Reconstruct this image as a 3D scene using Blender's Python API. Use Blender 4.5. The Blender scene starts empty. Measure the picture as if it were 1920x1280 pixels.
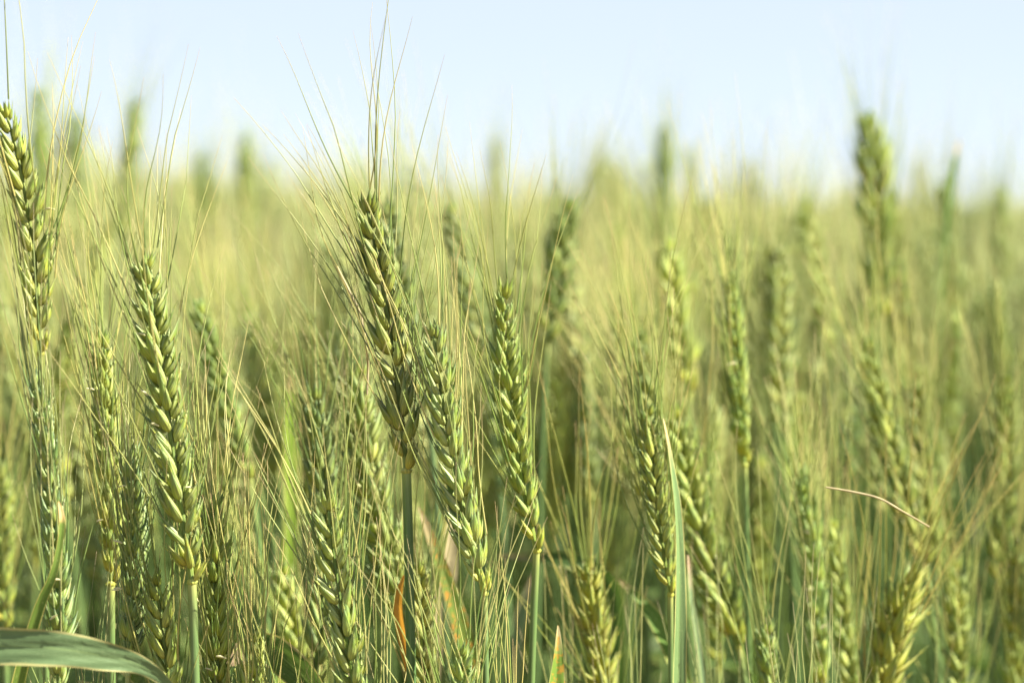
import bpy, math, random
import numpy as np
from mathutils import Vector, Matrix

# ------------------------------------------------------------ camera, light
SC = bpy.context.scene
FPX, PITCH, CAMZ = 4305.0, math.radians(3.4), 0.90
cam_d = bpy.data.cameras.new("camera")
cam = bpy.data.objects.new("camera", cam_d)
SC.collection.objects.link(cam)
SC.camera = cam
cam.location = (0, 0, CAMZ)
cam.rotation_euler = (math.pi / 2 - PITCH, 0, 0)
cam_d.sensor_width = 22.3
cam_d.lens = 50.0
cam_d.clip_start, cam_d.clip_end = 0.02, 3000
cam_d.dof.use_dof = True
cam_d.dof.focus_distance = 0.765
cam_d.dof.aperture_fstop = 5.0

SUN_AZ, SUN_EL = math.radians(100), math.radians(47)   # azimuth clockwise from the view direction
w = bpy.data.worlds.new("World")
SC.world = w
w.use_nodes = True
nt = w.node_tree
sky = nt.nodes.new("ShaderNodeTexSky")
sky.sky_type = 'NISHITA'
sky.sun_disc = False
sky.sun_elevation, sky.sun_rotation = SUN_EL, SUN_AZ
sky.air_density, sky.dust_density, sky.ozone_density = 0.6, 0.0, 3.0
bg = nt.nodes["Background"]
bg.inputs["Strength"].default_value = 0.0455
veil = nt.nodes.new("ShaderNodeMix")             # thin even high haze over the blue
veil.data_type = 'RGBA'
veil.inputs[0].default_value = 0.80
veil.inputs[7].default_value = (4.2, 4.6, 5.15, 1)
nt.links.new(sky.outputs[0], veil.inputs[6])
nt.links.new(veil.outputs[2], bg.inputs[0])
sd = bpy.data.lights.new("sun", 'SUN')
sd.energy, sd.angle, sd.color = 5.0, math.radians(0.6), (1.0, 0.915, 0.77)
sun = bpy.data.objects.new("sun", sd)
SC.collection.objects.link(sun)
S = Vector((math.sin(SUN_AZ) * math.cos(SUN_EL), math.cos(SUN_AZ) * math.cos(SUN_EL), math.sin(SUN_EL)))
sun.rotation_euler = S.to_track_quat('Z', 'Y').to_euler()
SC.view_settings.view_transform = 'Standard'
SC.view_settings.look = 'None'
SC.view_settings.exposure = 2.13
SC.view_settings.gamma = 1.0
SC.cycles.use_denoising = True
SC.cycles.max_bounces = 8
SC.cycles.transmission_bounces = 5
SC.cycles.diffuse_bounces = 4

rnd = random.Random(11)
COL = SC.collection.objects
F = Vector((0, math.cos(PITCH), -math.sin(PITCH)))
U = Vector((0, math.sin(PITCH), math.cos(PITCH)))
R = Vector((1, 0, 0))
CP = Vector((0, 0, CAMZ))


def at(px, py, d):
    """point of the field seen at a pixel of the photograph, d metres out"""
    return CP + d * (F + (px - 960) / FPX * R + (640 - py) / FPX * U)


# ------------------------------------------------------------ materials
def new_mat(name):
    m = bpy.data.materials.new(name)
    m.use_nodes = True
    t = m.node_tree
    t.nodes.clear()
    return m, t, t.nodes.new


def attr(t, n):
    a = t.nodes.new("ShaderNodeAttribute")
    a.attribute_name = n
    return a


def ramp(t, fac, stops, interp='LINEAR'):
    r = t.nodes.new("ShaderNodeValToRGB")
    r.color_ramp.interpolation = interp
    e = r.color_ramp.elements
    while len(e) < len(stops):
        e.new(0.5)
    for k, (p, c) in enumerate(stops):
        e[k].position = p
        e[k].color = (*c, 1)
    t.links.new(fac, r.inputs[0])
    return r.outputs[0]


def mix(t, fac, a, b, mode='MIX'):
    m = t.nodes.new("ShaderNodeMix")
    m.data_type = 'RGBA'
    m.blend_type = mode
    for s, v in ((m.inputs[0], fac), (m.inputs[6], a), (m.inputs[7], b)):
        if hasattr(v, "node"):
            t.links.new(v, s)
        elif isinstance(v, (int, float)):
            s.default_value = v
        else:
            s.default_value = (*v, 1)
    return m.outputs[2]


def math_(t, op, a, b=0.0, c=0.0):
    m = t.nodes.new("ShaderNodeMath")
    m.operation = op
    for k, v in enumerate((a, b, c)):
        if hasattr(v, "node"):
            t.links.new(v, m.inputs[k])
        else:
            m.inputs[k].default_value = v
    return m.outputs[0]


def finish(t, col, rough, trans, spec=0.35, bump=None):
    p = t.nodes.new("ShaderNodeBsdfPrincipled")
    t.links.new(col, p.inputs["Base Color"])
    p.inputs["Roughness"].default_value = rough
    p.inputs["Specular IOR Level"].default_value = spec
    if bump is not None:
        b = t.nodes.new("ShaderNodeBump")
        b.inputs["Strength"].default_value = bump[1]
        b.inputs["Distance"].default_value = bump[2]
        t.links.new(bump[0], b.inputs["Height"])
        t.links.new(b.outputs[0], p.inputs["Normal"])
    tr = t.nodes.new("ShaderNodeBsdfTranslucent")
    t.links.new(mix(t, 1.0, col, (1.2, 1.25, 0.78), 'MULTIPLY'), tr.inputs[0])
    ms = t.nodes.new("ShaderNodeMixShader")
    ms.inputs[0].default_value = trans
    t.links.new(p.outputs[0], ms.inputs[1])
    t.links.new(tr.outputs[0], ms.inputs[2])
    o = t.nodes.new("ShaderNodeOutputMaterial")
    t.links.new(ms.outputs[0], o.inputs[0])


def noise(t, scale, vec=None, detail=2):
    n = t.nodes.new("ShaderNodeTexNoise")
    n.inputs["Scale"].default_value = scale
    n.inputs["Detail"].default_value = detail
    if vec is not None:
        t.links.new(vec, n.inputs["Vector"])
    return n.outputs[0]


def objinfo(t):
    return t.nodes.new("ShaderNodeObjectInfo")


def geo_pos(t):
    return t.nodes.new("ShaderNodeTexCoord").outputs["Object"]


def spikelet_material():
    m, t, N = new_mat("wheat_husk")
    at_, av, ar = attr(t, "t"), attr(t, "v"), attr(t, "r")
    oi = objinfo(t)
    # along the husk: yellow-green belly, greener shoulder, pale tip
    base = ramp(t, at_.outputs["Fac"], [(0.0, (0.47, 0.47, 0.13)), (0.30, (0.38, 0.42, 0.085)),
                                      (0.62, (0.20, 0.28, 0.07)), (0.88, (0.17, 0.24, 0.10)), (1.0, (0.42, 0.40, 0.25))])
    # veins around the husk
    vein = math_(t, 'SINE', math_(t, 'MULTIPLY', av.outputs["Fac"], 62.0))
    vein = math_(t, 'MULTIPLY_ADD', vein, 0.5, 0.5)
    vfac = math_(t, 'MULTIPLY', vein, 0.55)
    c = mix(t, vfac, base, (0.11, 0.185, 0.05))
    # papery pale margins at both sides of each scale
    marg = math_(t, 'ABSOLUTE', math_(t, 'SUBTRACT', av.outputs["Fac"], 0.25))
    mf = ramp(t, marg, [(0.15, (0, 0, 0)), (0.215, (1, 1, 1)), (0.27, (1, 1, 1)), (0.33, (0, 0, 0))])
    mfa = math_(t, 'MULTIPLY', mf, math_(t, 'MULTIPLY_ADD', at_.outputs["Fac"], 0.55, 0.2))
    c = mix(t, mfa, c, (0.50, 0.53, 0.33))
    # waxy bloom in patches
    bl = noise(t, 260.0, geo_pos(t), 3)
    blf = ramp(t, bl, [(0.42, (0, 0, 0)), (0.66, (1, 1, 1))])
    c = mix(t, math_(t, 'MULTIPLY', blf, 0.30), c, (0.27, 0.36, 0.25))
    # spikelet to spikelet and husk to husk
    rr = math_(t, 'FRACT', math_(t, 'ADD', ar.outputs["Fac"], oi.outputs["Random"]))
    c = mix(t, math_(t, 'MULTIPLY', rr, 0.5), c, mix(t, 1.0, c, (1.22, 1.10, 0.75), 'MULTIPLY'))
    rr2 = math_(t, 'FRACT', math_(t, 'MULTIPLY', rr, 7.3))
    c = mix(t, math_(t, 'MULTIPLY', rr2, 0.5), c, mix(t, 1.0, c, (0.66, 0.82, 0.80), 'MULTIPLY'))
    sp = noise(t, 1100.0, geo_pos(t), 1)
    c = mix(t, ramp(t, sp, [(0.69, (0, 0, 0)), (0.76, (0.6, 0.6, 0.6))]), c, (0.30, 0.20, 0.09))
    c = mix(t, 1.0, c, oi.outputs["Color"], 'MULTIPLY')
    finish(t, c, 0.48, 0.24, 0.4, (vein, 0.35, 0.0003))
    return m


def awn_material():
    m, t, N = new_mat("awn_fibre")
    at_, ar = attr(t, "t"), attr(t, "r")
    oi = objinfo(t)
    c = ramp(t, at_.outputs["Fac"], [(0.0, (0.11, 0.18, 0.05)), (0.35, (0.19, 0.26, 0.07)), (0.75, (0.33, 0.36, 0.14)), (1.0, (0.46, 0.34, 0.22))])
    rr = math_(t, 'FRACT', math_(t, 'ADD', ar.outputs["Fac"], oi.outputs["Random"]))
    c = mix(t, math_(t, 'MULTIPLY', math_(t, 'POWER', rr, 3.0), 0.75), c, (0.50, 0.43, 0.19))
    c = mix(t, 0.7, c, mix(t, 1.0, c, oi.outputs["Color"], 'MULTIPLY'))
    finish(t, c, 0.38, 0.22, 0.5)
    return m


def stem_material():
    m, t, N = new_mat("stem_skin")
    av, at_ = attr(t, "v"), attr(t, "t")
    oi = objinfo(t)
    st = noise(t, 1.0, None)
    mp = t.nodes.new("ShaderNodeCombineXYZ")
    t.links.new(math_(t, 'MULTIPLY', av.outputs["Fac"], 30.0), mp.inputs[0])
    t.links.new(math_(t, 'MULTIPLY', at_.outputs["Fac"], 22.0), mp.inputs[1])
    n = noise(t, 1.0, mp.outputs[0], 3)
    c = ramp(t, n, [(0.3, (0.075, 0.14, 0.045)), (0.6, (0.115, 0.185, 0.075)), (0.8, (0.18, 0.25, 0.12))])
    c = mix(t, ramp(t, at_.outputs["Fac"], [(0.0, (0.8, 0.8, 0.8)), (0.02, (0.25, 0.25, 0.25)), (0.06, (0, 0, 0))]), c, (0.36, 0.38, 0.13))
    c = mix(t, 0.6, c, mix(t, 1.0, c, oi.outputs["Color"], 'MULTIPLY'))
    finish(t, c, 0.4, 0.1, 0.45, (n, 0.2, 0.0002))
    return m


def leaf_material(name="leaf_blade", dark=(0.050, 0.100, 0.022), light=(0.105, 0.165, 0.045), dry=0.25, trans=0.3, speck=(0.40, 0.44, 0.26), sscale=1500.0, samt=0.45):
    m, t, N = new_mat(name)
    av, at_, ar = attr(t, "v"), attr(t, "t"), attr(t, "r")
    oi = objinfo(t)
    mp = t.nodes.new("ShaderNodeCombineXYZ")
    t.links.new(math_(t, 'MULTIPLY', av.outputs["Fac"], 55.0), mp.inputs[0])
    t.links.new(math_(t, 'MULTIPLY', at_.outputs["Fac"], 1.6), mp.inputs[1])
    t.links.new(oi.outputs["Random"], mp.inputs[2])
    n = noise(t, 1.0, mp.outputs[0], 4)
    c = ramp(t, n, [(0.3, dark), (0.7, light)])
    vein = math_(t, 'MULTIPLY_ADD', math_(t, 'SINE', math_(t, 'MULTIPLY', av.outputs["Fac"], 150.0)), 0.5, 0.5)
    c = mix(t, math_(t, 'MULTIPLY', vein, 0.22), c, light)
    # midrib
    mid = math_(t, 'ABSOLUTE', math_(t, 'SUBTRACT', av.outputs["Fac"], 0.5))
    c = mix(t, ramp(t, mid, [(0.0, (0.5, 0.5, 0.5)), (0.03, (0, 0, 0))]), c, (0.22, 0.30, 0.12))
    # dry edges and tip
    n2 = noise(t, 90.0, geo_pos(t), 4)
    ed = math_(t, 'ADD', math_(t, 'MULTIPLY', mid, 2.0), math_(t, 'MULTIPLY', n2, 0.22))
    ef = ramp(t, ed, [(0.0, (0, 0, 0)), (1.07, (0, 0, 0))] if dry <= 0 else [(0.0, (0, 0, 0)), (0.985, (0, 0, 0)), (1.0, (0.7, 0.7, 0.7))])
    c = mix(t, ef, c, (0.42, 0.36, 0.17))
    tp = math_(t, 'ADD', at_.outputs["Fac"], math_(t, 'MULTIPLY', n2, 0.22))
    c = mix(t, math_(t, 'MULTIPLY', ramp(t, tp, [(0.0, (0, 0, 0)), (0.98 - 0.2 * dry, (0, 0, 0)), (1.0, (1, 1, 1))]), 0.85), c, (0.46, 0.33, 0.22))
    n3 = noise(t, sscale, geo_pos(t), 2)
    c = mix(t, ramp(t, n3, [(0.66 if sscale > 1000 else 0.52, (0, 0, 0)), (0.74 if sscale > 1000 else 0.62, (samt, samt, samt))]), c, speck)
    c = mix(t, 1.0, c, oi.outputs["Color"], 'MULTIPLY')
    finish(t, c, 0.5, trans, 0.3, (vein, 0.25, 0.0003))
    return m


def plain(name, col, rough=0.6, trans=0.1, scale=200.0, amp=0.35):
    m, t, N = new_mat(name)
    n = noise(t, scale, geo_pos(t), 3)
    c = mix(t, ramp(t, n, [(0.35, (0, 0, 0)), (0.7, (1, 1, 1))]), col, tuple(x * (1 - amp) for x in col))
    finish(t, c, rough, trans, 0.3)
    return m


def mass_material():
    """the uncounted wheat: one mesh, colour by plant and by organ"""
    m, t, N = new_mat("wheat_mass")
    ac, ar, at_ = attr(t, "k"), attr(t, "r"), attr(t, "t")
    husk = ramp(t, at_.outputs["Fac"], [(0.0, (0.52, 0.52, 0.20)), (0.5, (0.31, 0.38, 0.13)), (1.0, (0.33, 0.38, 0.20))])
    awn = ramp(t, at_.outputs["Fac"], [(0.0, (0.20, 0.27, 0.09)), (0.5, (0.36, 0.40, 0.17)), (1.0, (0.48, 0.45, 0.26))])
    green = ramp(t, ar.outputs["Fac"], [(0.0, (0.045, 0.09, 0.02)), (1.0, (0.11, 0.165, 0.045))])
    c = mix(t, ramp(t, ac.outputs["Fac"], [(0.0, (0, 0, 0)), (0.45, (0, 0, 0)), (0.5, (1, 1, 1))], 'CONSTANT'), husk, awn)
    c = mix(t, ramp(t, ac.outputs["Fac"], [(0.0, (0, 0, 0)), (0.75, (1, 1, 1))], 'CONSTANT'), c, green)
    c = mix(t, 0.75, c, mix(t, 1.0, c, ramp(t, ar.outputs["Fac"], [(0.0, (0.5, 0.66, 0.5)), (0.5, (1, 1, 1)), (1.0, (1.4, 1.3, 1.0))]), 'MULTIPLY'))
    finish(t, c, 0.5, 0.28, 0.3)
    return m


M_HUSK, M_AWN, M_STEM = spikelet_material(), awn_material(), stem_material()
M_LEAF = leaf_material()
M_GLAUC = leaf_material("glaucous_leaf_blade", (0.085, 0.145, 0.065), (0.15, 0.215, 0.11), 0.6, 0.12)
M_BRIGHT = leaf_material("young_leaf_blade", (0.14, 0.24, 0.03), (0.24, 0.34, 0.07), 0.1, 0.45)
M_RUST = leaf_material("rusty_leaf_blade", (0.10, 0.18, 0.03), (0.20, 0.25, 0.05), 0.9, 0.35, (0.50, 0.22, 0.04), 420.0, 0.8)
M_DRY = plain("dry_straw", (0.48, 0.41, 0.24), 0.6, 0.3)
M_ORANGE = plain("orange_dead_leaf", (0.55, 0.27, 0.05), 0.6, 0.4)
M_ANTHER = plain("anther_skin", (0.66, 0.62, 0.40), 0.5, 0.3, 900.0, 0.2)
M_MASS = mass_material()


# ------------------------------------------------------------ geometry
class Geo:
    def __init__(s):
        s.v, s.f, s.a, s.n = [], [], [], 0

    def add(s, v, f, a):
        """v Nx3, f Mx4 (tri: last repeated), a Nx3 = t, v, r"""
        s.v.append(v)
        s.f.append(f + s.n)
        s.a.append(a)
        s.n += len(v)

    def arrays(s):
        return np.concatenate(s.v), np.concatenate(s.f), np.concatenate(s.a)

    def mesh(s, name, mat):
        return to_mesh(name, mat, *s.arrays())


def to_mesh(name, mat, V, Fc, A, names=("t", "v", "r")):
    me = bpy.data.meshes.new(name)
    nv, nf = len(V), len(Fc)
    tri = Fc[:, 3] == Fc[:, 2]
    cnt = np.where(tri, 3, 4)
    start = np.concatenate(([0], np.cumsum(cnt)[:-1])).astype(np.int32)
    mask = np.ones((nf, 4), bool)
    mask[tri, 3] = False
    loops = Fc[mask].astype(np.int32)
    me.vertices.add(nv)
    me.vertices.foreach_set("co", V.astype(np.float32).ravel())
    me.loops.add(len(loops))
    me.loops.foreach_set("vertex_index", loops)
    me.polygons.add(nf)
    me.polygons.foreach_set("loop_start", start)
    me.polygons.foreach_set("use_smooth", np.ones(nf, bool))
    for k, n in enumerate(names):
        at_ = me.attributes.new(n, 'FLOAT', 'POINT')
        at_.data.foreach_set("value", A[:, k].astype(np.float32))
    me.update(calc_edges=True)
    me.materials.append(mat)
    return me


def grid_faces(nu, nv, wrap):
    """nu rings of nv verts"""
    out = []
    mv = nv if wrap else nv - 1
    for i in range(nu - 1):
        for j in range(mv):
            a, b = i * nv + j, i * nv + (j + 1) % nv
            out.append((a, b, b + nv, a + nv))
    return np.array(out, np.int64)


def frame(d, side):
    d = np.asarray(d, float)
    d = d / np.linalg.norm(d)
    x = np.asarray(side, float)
    x = x - d * x.dot(d)
    n = np.linalg.norm(x)
    if n < 1e-6:
        x = np.array([1.0, 0.1, 0]) - d * np.array([1.0, 0.1, 0]).dot(d)
        n = np.linalg.norm(x)
    x /= n
    return x, np.cross(d, x), d


def floret(g, base, d, out, L, W, T, r, nu=10, nv=10, bow=0.055, flare=0.0):
    """one boat-shaped husk from base along d, its keel towards `out`; returns tip, tip direction"""
    ox, sx, dz = frame(d, out)                 # ox outward keel, sx sideways
    s = np.linspace(0, 1, nu)
    prof = np.maximum(np.sin(np.pi * np.clip(s, 0, 1) ** 0.60), 0) ** 0.85
    prof = np.where(s > 0.35, prof * (1 - 0.42 * ((s - 0.35) / 0.65)), prof)
    prof[0], prof[-1] = 0.18, 0.06
    ph = np.arange(nv) / nv * 2 * np.pi
    cs, sn = np.cos(ph), np.sin(ph)
    keel = 0.28 * np.exp(-((ph - np.pi / 2) / 0.34) ** 2)
    rad = np.where(sn > 0, sn * (1.0) + keel, sn * 0.55)
    bend = bow * L * np.sin(np.pi * s) * 0.6 + flare * L * s ** 2
    c = (np.asarray(base)[None] + dz[None] * (s * L)[:, None] + ox[None] * bend[:, None])
    V = (c[:, None, :] + (W / 2 * prof)[:, None, None] * cs[None, :, None] * sx[None, None]
         + (T / 2 * prof)[:, None, None] * rad[None, :, None] * ox[None, None])
    A = np.empty((nu, nv, 3))
    A[..., 0] = s[:, None]
    A[..., 1] = (ph / (2 * np.pi))[None]
    A[..., 2] = r
    g.add(V.reshape(-1, 3), grid_faces(nu, nv, True), A.reshape(-1, 3))
    tipd = c[-1] - c[-2]
    return c[-1], tipd / np.linalg.norm(tipd)


def rot(v, axis, a):
    return np.array(Matrix.Rotation(a, 3, Vector(axis)) @ Vector(v))


def make_spikelet(seed, size=1.0, openness=1.0, res=1.0, beak=True, slim=1.0):
    """local frame: z up the ear, x away from the rachis, y across. returns (Geo, [awn roots])"""
    q = random.Random(seed)
    g, roots = Geo(), []
    mm = 0.001 * size
    nu, nv = (11, 10) if res >= 1 else (6, 6)

    def one(x0, y0, z0, tilt, fan, L, W, T, awn, out):
        tilt += q.uniform(-5, 5)
        fan += q.uniform(-5, 5)
        d = np.array([math.tan(math.radians(tilt)) * openness, math.tan(math.radians(fan)) * openness, 1.0])
        L *= q.uniform(0.88, 1.10)
        tip, td = floret(g, np.array([x0, y0, z0]) * mm, d, out, L * mm, W * mm * slim, T * mm * slim, q.random(), nu, nv,
                         flare=q.uniform(-0.02, 0.05))
        if awn:
            roots.append((tip, td, awn))
        elif beak and res >= 1:
            tube(g, [tip - td * 0.4 * mm, tip + td * 0.9 * mm, tip + td * q.uniform(1.6, 3.0) * mm + np.array([0.2 * mm, 0, 0])], [0.28 * mm, 0.16 * mm, 0.04 * mm], 4, q.random())
    # florets inside, glumes outside
    one(1.3, 0.25, 2.6, 16, 2, 9.0, 2.7, 2.2, 0.55, (1, 0.1, 0))
    one(0.8, -0.9, 1.2, 18, -12, 12.2, 3.3, 2.9, 1.0, (0.75, -0.7, 0))
    one(0.8, 0.9, 1.0, 18, 12, 12.4, 3.3, 2.9, 1.0, (0.75, 0.7, 0))
    one(1.6, 0.0, 1.5, 25, -1, 10.6, 3.0, 2.5, 0.8, (1, 0, 0))
    one(0.9, -1.35, 0.0, 19, -19, 9.6, 3.1, 1.8, 0, (0.55, -0.85, 0))
    one(0.9, 1.35, 0.0, 19, 19, 9.6, 3.1, 1.8, 0, (0.55, 0.85, 0))
    return g, roots


def tube(g, pts, rads, nv=6, r=0.5, t0=0.0, t1=1.0):
    pts = np.asarray(pts, float)
    n = len(pts)
    tg = np.gradient(pts, axis=0)
    tg /= np.linalg.norm(tg, axis=1)[:, None]
    x, y, _ = frame(tg[0], (1, 0.2, 0.05))
    ph = np.arange(nv) / nv * 2 * np.pi
    V = np.empty((n, nv, 3))
    for i in range(n):
        x = x - tg[i] * x.dot(tg[i])
        x /= np.linalg.norm(x)
        y = np.cross(tg[i], x)
        V[i] = pts[i] + rads[i] * (np.cos(ph)[:, None] * x + np.sin(ph)[:, None] * y)
    A = np.empty((n, nv, 3))
    A[..., 0] = np.linspace(t0, t1, n)[:, None]
    A[..., 1] = (ph / (2 * np.pi))[None]
    A[..., 2] = r
    g.add(V.reshape(-1, 3), grid_faces(n, nv, True), A.reshape(-1, 3))


def ribbon(g, pts, ups, widths, r=0.5, nw=7, fold=0.25, t0=0.0, t1=1.0, twist=None):
    """leaf blade along pts; ups = blade normals; V fold in the middle"""
    pts = np.asarray(pts, float)
    n = len(pts)
    tg = np.gradient(pts, axis=0)
    tg /= np.linalg.norm(tg, axis=1)[:, None]
    us = np.linspace(-1, 1, nw)
    V = np.empty((n, nw, 3))
    for i in range(n):
        up = np.asarray(ups[i] if np.ndim(ups) == 2 else ups, float)
        up = up - tg[i] * up.dot(tg[i])
        up /= np.linalg.norm(up)
        sd_ = np.cross(tg[i], up)
        if twist is not None:
            ca, sa = math.cos(twist[i]), math.sin(twist[i])
            up, sd_ = up * ca + sd_ * sa, sd_ * ca - up * sa
        hw = widths[i] / 2
        V[i] = pts[i] + us[:, None] * hw * sd_ + (np.abs(us) * fold * hw + 0.06 * hw * np.sin(us * 9 + i * 0.5))[:, None] * up
    A = np.empty((n, nw, 3))
    A[..., 0] = np.linspace(t0, t1, n)[:, None]
    A[..., 1] = ((us + 1) / 2)[None]
    A[..., 2] = r
    g.add(V.reshape(-1, 3), grid_faces(n, nw, False), A.reshape(-1, 3))


def bez(p0, p1, p2, p3, n):
    s = np.linspace(0, 1, n)[:, None]
    p0, p1, p2, p3 = [np.asarray(p, float) for p in (p0, p1, p2, p3)]
    return (1 - s) ** 3 * p0 + 3 * (1 - s) ** 2 * s * p1 + 3 * (1 - s) * s * s * p2 + s ** 3 * p3


# awn shapes, unit-free: root at origin, leaving along +z, bending in x
def awn_pts(L, bend, wob, q, n=9):
    s = np.linspace(0, 1, n)
    x = bend * L * s ** 2 + wob * L * np.sin(s * math.pi * 1.5) * 0.3
    y = wob * L * 0.35 * np.sin(s * math.pi * q.uniform(0.8, 2.2))
    if q.random() < 0.3:                        # a kink
        k = q.uniform(0.35, 0.7)
        x = x + np.maximum(0, s - k) * L * q.uniform(-0.18, 0.18)
    return np.stack([x, y, s * L], 1)


AWNS = []
for k in range(18):
    q = random.Random(100 + k)
    L = 0.050 + 0.0022 * k
    g = Geo()
    P = awn_pts(L, q.uniform(-0.10, 0.10), q.uniform(-0.08, 0.08), q, 10)
    s = np.linspace(0, 1, 10)
    tube(g, P, (0.00023 * (1 - s) ** 0.8 + 0.000045), 4, q.random())
    AWNS.append((L, g.mesh("awn", M_AWN)))

SPK = []                                          # spikelet meshes, shared by all near ears
for k in range(8):
    g, roots = make_spikelet(k, 1.0, q.uniform(0.85, 1.15))
    SPK.append((g.mesh("spikelet", M_HUSK), roots))
SPK_OPEN = []
for k in range(4):
    g, roots = make_spikelet(50 + k, 1.02, 1.38, slim=.93)
    SPK_OPEN.append((g.mesh("spikelet", M_HUSK), roots))
g = Geo()
tube(g, [(0, 0, 0), (0.0004, 0, 0.0012), (0.0005, 0.0003, 0.0032)], [0.00022, 0.00045, 0.00022], 5)
ANTHER = g.mesh("anther", M_ANTHER)


def mat4(x, y, z, p, s=1.0):
    return Matrix(((x[0] * s, y[0] * s, z[0] * s, p[0]), (x[1] * s, y[1] * s, z[1] * s, p[1]), (x[2] * s, y[2] * s, z[2] * s, p[2]), (0, 0, 0, 1)))


def ob(name, data, parent=None, mw=None, color=None):
    o = bpy.data.objects.new(name, data)
    COL.link(o)
    if parent is not None:
        o.parent = parent
    if mw is not None:
        o.matrix_basis = mw
    if color is not None:
        o.color = (*color, 1)
    return o


def tag(o, label=None, cat=None, group=None, kind=None):
    for k, v in (("label", label), ("category", cat), ("group", group), ("kind", kind)):
        if v:
            o[k] = v
    return o


def ear_layout(tip, base, roll, bow, n, size, q, bent=None):
    """nodes of an ear: list of (pos, x_out, y_across, z_up, scale); plus the rachis polyline"""
    tip, base = np.asarray(tip, float), np.asarray(base, float)
    ax = tip - base
    L = np.linalg.norm(ax)
    z0 = ax / L
    view = np.array([0, -1.0, 0])
    xs = np.cross(view, z0)
    xs /= np.linalg.norm(xs)                      # sideways in the picture
    ys = np.cross(z0, xs)
    bd = xs * bow
    ctrl = (base + tip) / 2 + bd * L
    s = np.linspace(0, 1, 24)[:, None]
    poly = (1 - s) ** 2 * base + 2 * s * (1 - s) * ctrl + s ** 2 * (tip - z0 * 0.006 * size)
    nodes = []
    for i in range(n):
        u = i / (n - 1)
        p = (1 - u) ** 2 * base + 2 * u * (1 - u) * ctrl + u ** 2 * (tip - z0 * 0.009 * size)
        tg = 2 * (1 - u) * (ctrl - base) + 2 * u * (tip - ctrl)
        tg /= np.linalg.norm(tg)
        a = roll + q.gauss(0, 0.16) + 0.5 * (u - 0.5)
        tj = tg + xs * q.gauss(0, .06) + ys * q.gauss(0, .06)
        x, y, z = frame(tj, xs * math.cos(a) + ys * math.sin(a))
        sg = 1 if i % 2 else -1
        if i == n - 1:
            x, y = y, -x
            sg = 1
        x, y = x * sg, y * sg
        sc = size * (0.72 + 0.28 * min(1, u / 0.12)) * (1 - 0.30 * max(0, (u - 0.72) / 0.28)) * q.uniform(0.86, 1.10)
        if i == n - 1:
            p = p + z * 0.001 - x * 0.0012
        nodes.append((p, x, y, z, sc))
    return nodes, poly


def leaf_geo(g, p0, az, rise, L, W, q, droop=1.0, r=None):
    """arching blade leaving a stem at p0 towards azimuth az"""
    h = np.array([math.cos(az), math.sin(az), 0])
    P = bez(p0, p0 + h * L * 0.12 + np.array([0, 0, rise * L * 0.55]),
            p0 + h * L * 0.50 + np.array([0, 0, rise * L * 0.95]),
            p0 + h * L * 0.85 + np.array([0, 0, (rise - droop) * L * 0.8]), 16)
    s = np.linspace(0, 1, 16)
    wd = W * np.minimum(1, 0.45 + s * 3.2) * (1 - s ** 2.6) + 0.0004
    tw = np.linspace(0, q.uniform(-1.6, 1.6), 16)
    side = np.array([-h[1], h[0], 0])
    tg = np.gradient(P, axis=0)
    ups = np.cross(side[None].repeat(16, 0), tg)
    ups /= np.linalg.norm(ups, axis=1)[:, None]
    ribbon(g, P, -ups * -1, wd, q.random() if r is None else r, 7, 0.3, twist=tw)


def stem_pts(base, direction, ground, n=18):
    base = np.asarray(base, float)
    d = np.asarray(direction, float)
    gx, gy = ground
    return bez(base, base - d * 0.10, (gx, gy, 0.42), (gx, gy, 0.0), n)


def stem_mesh(P, r0, r1):
    g = Geo()
    n = len(P)
    s = np.linspace(0, 1, n)
    tube(g, P, r0 + (r1 - r0) * s, 10, 0.5)
    # collar under the ear and a node lower down
    return g.mesh("stem", M_STEM)


USED = []


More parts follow.
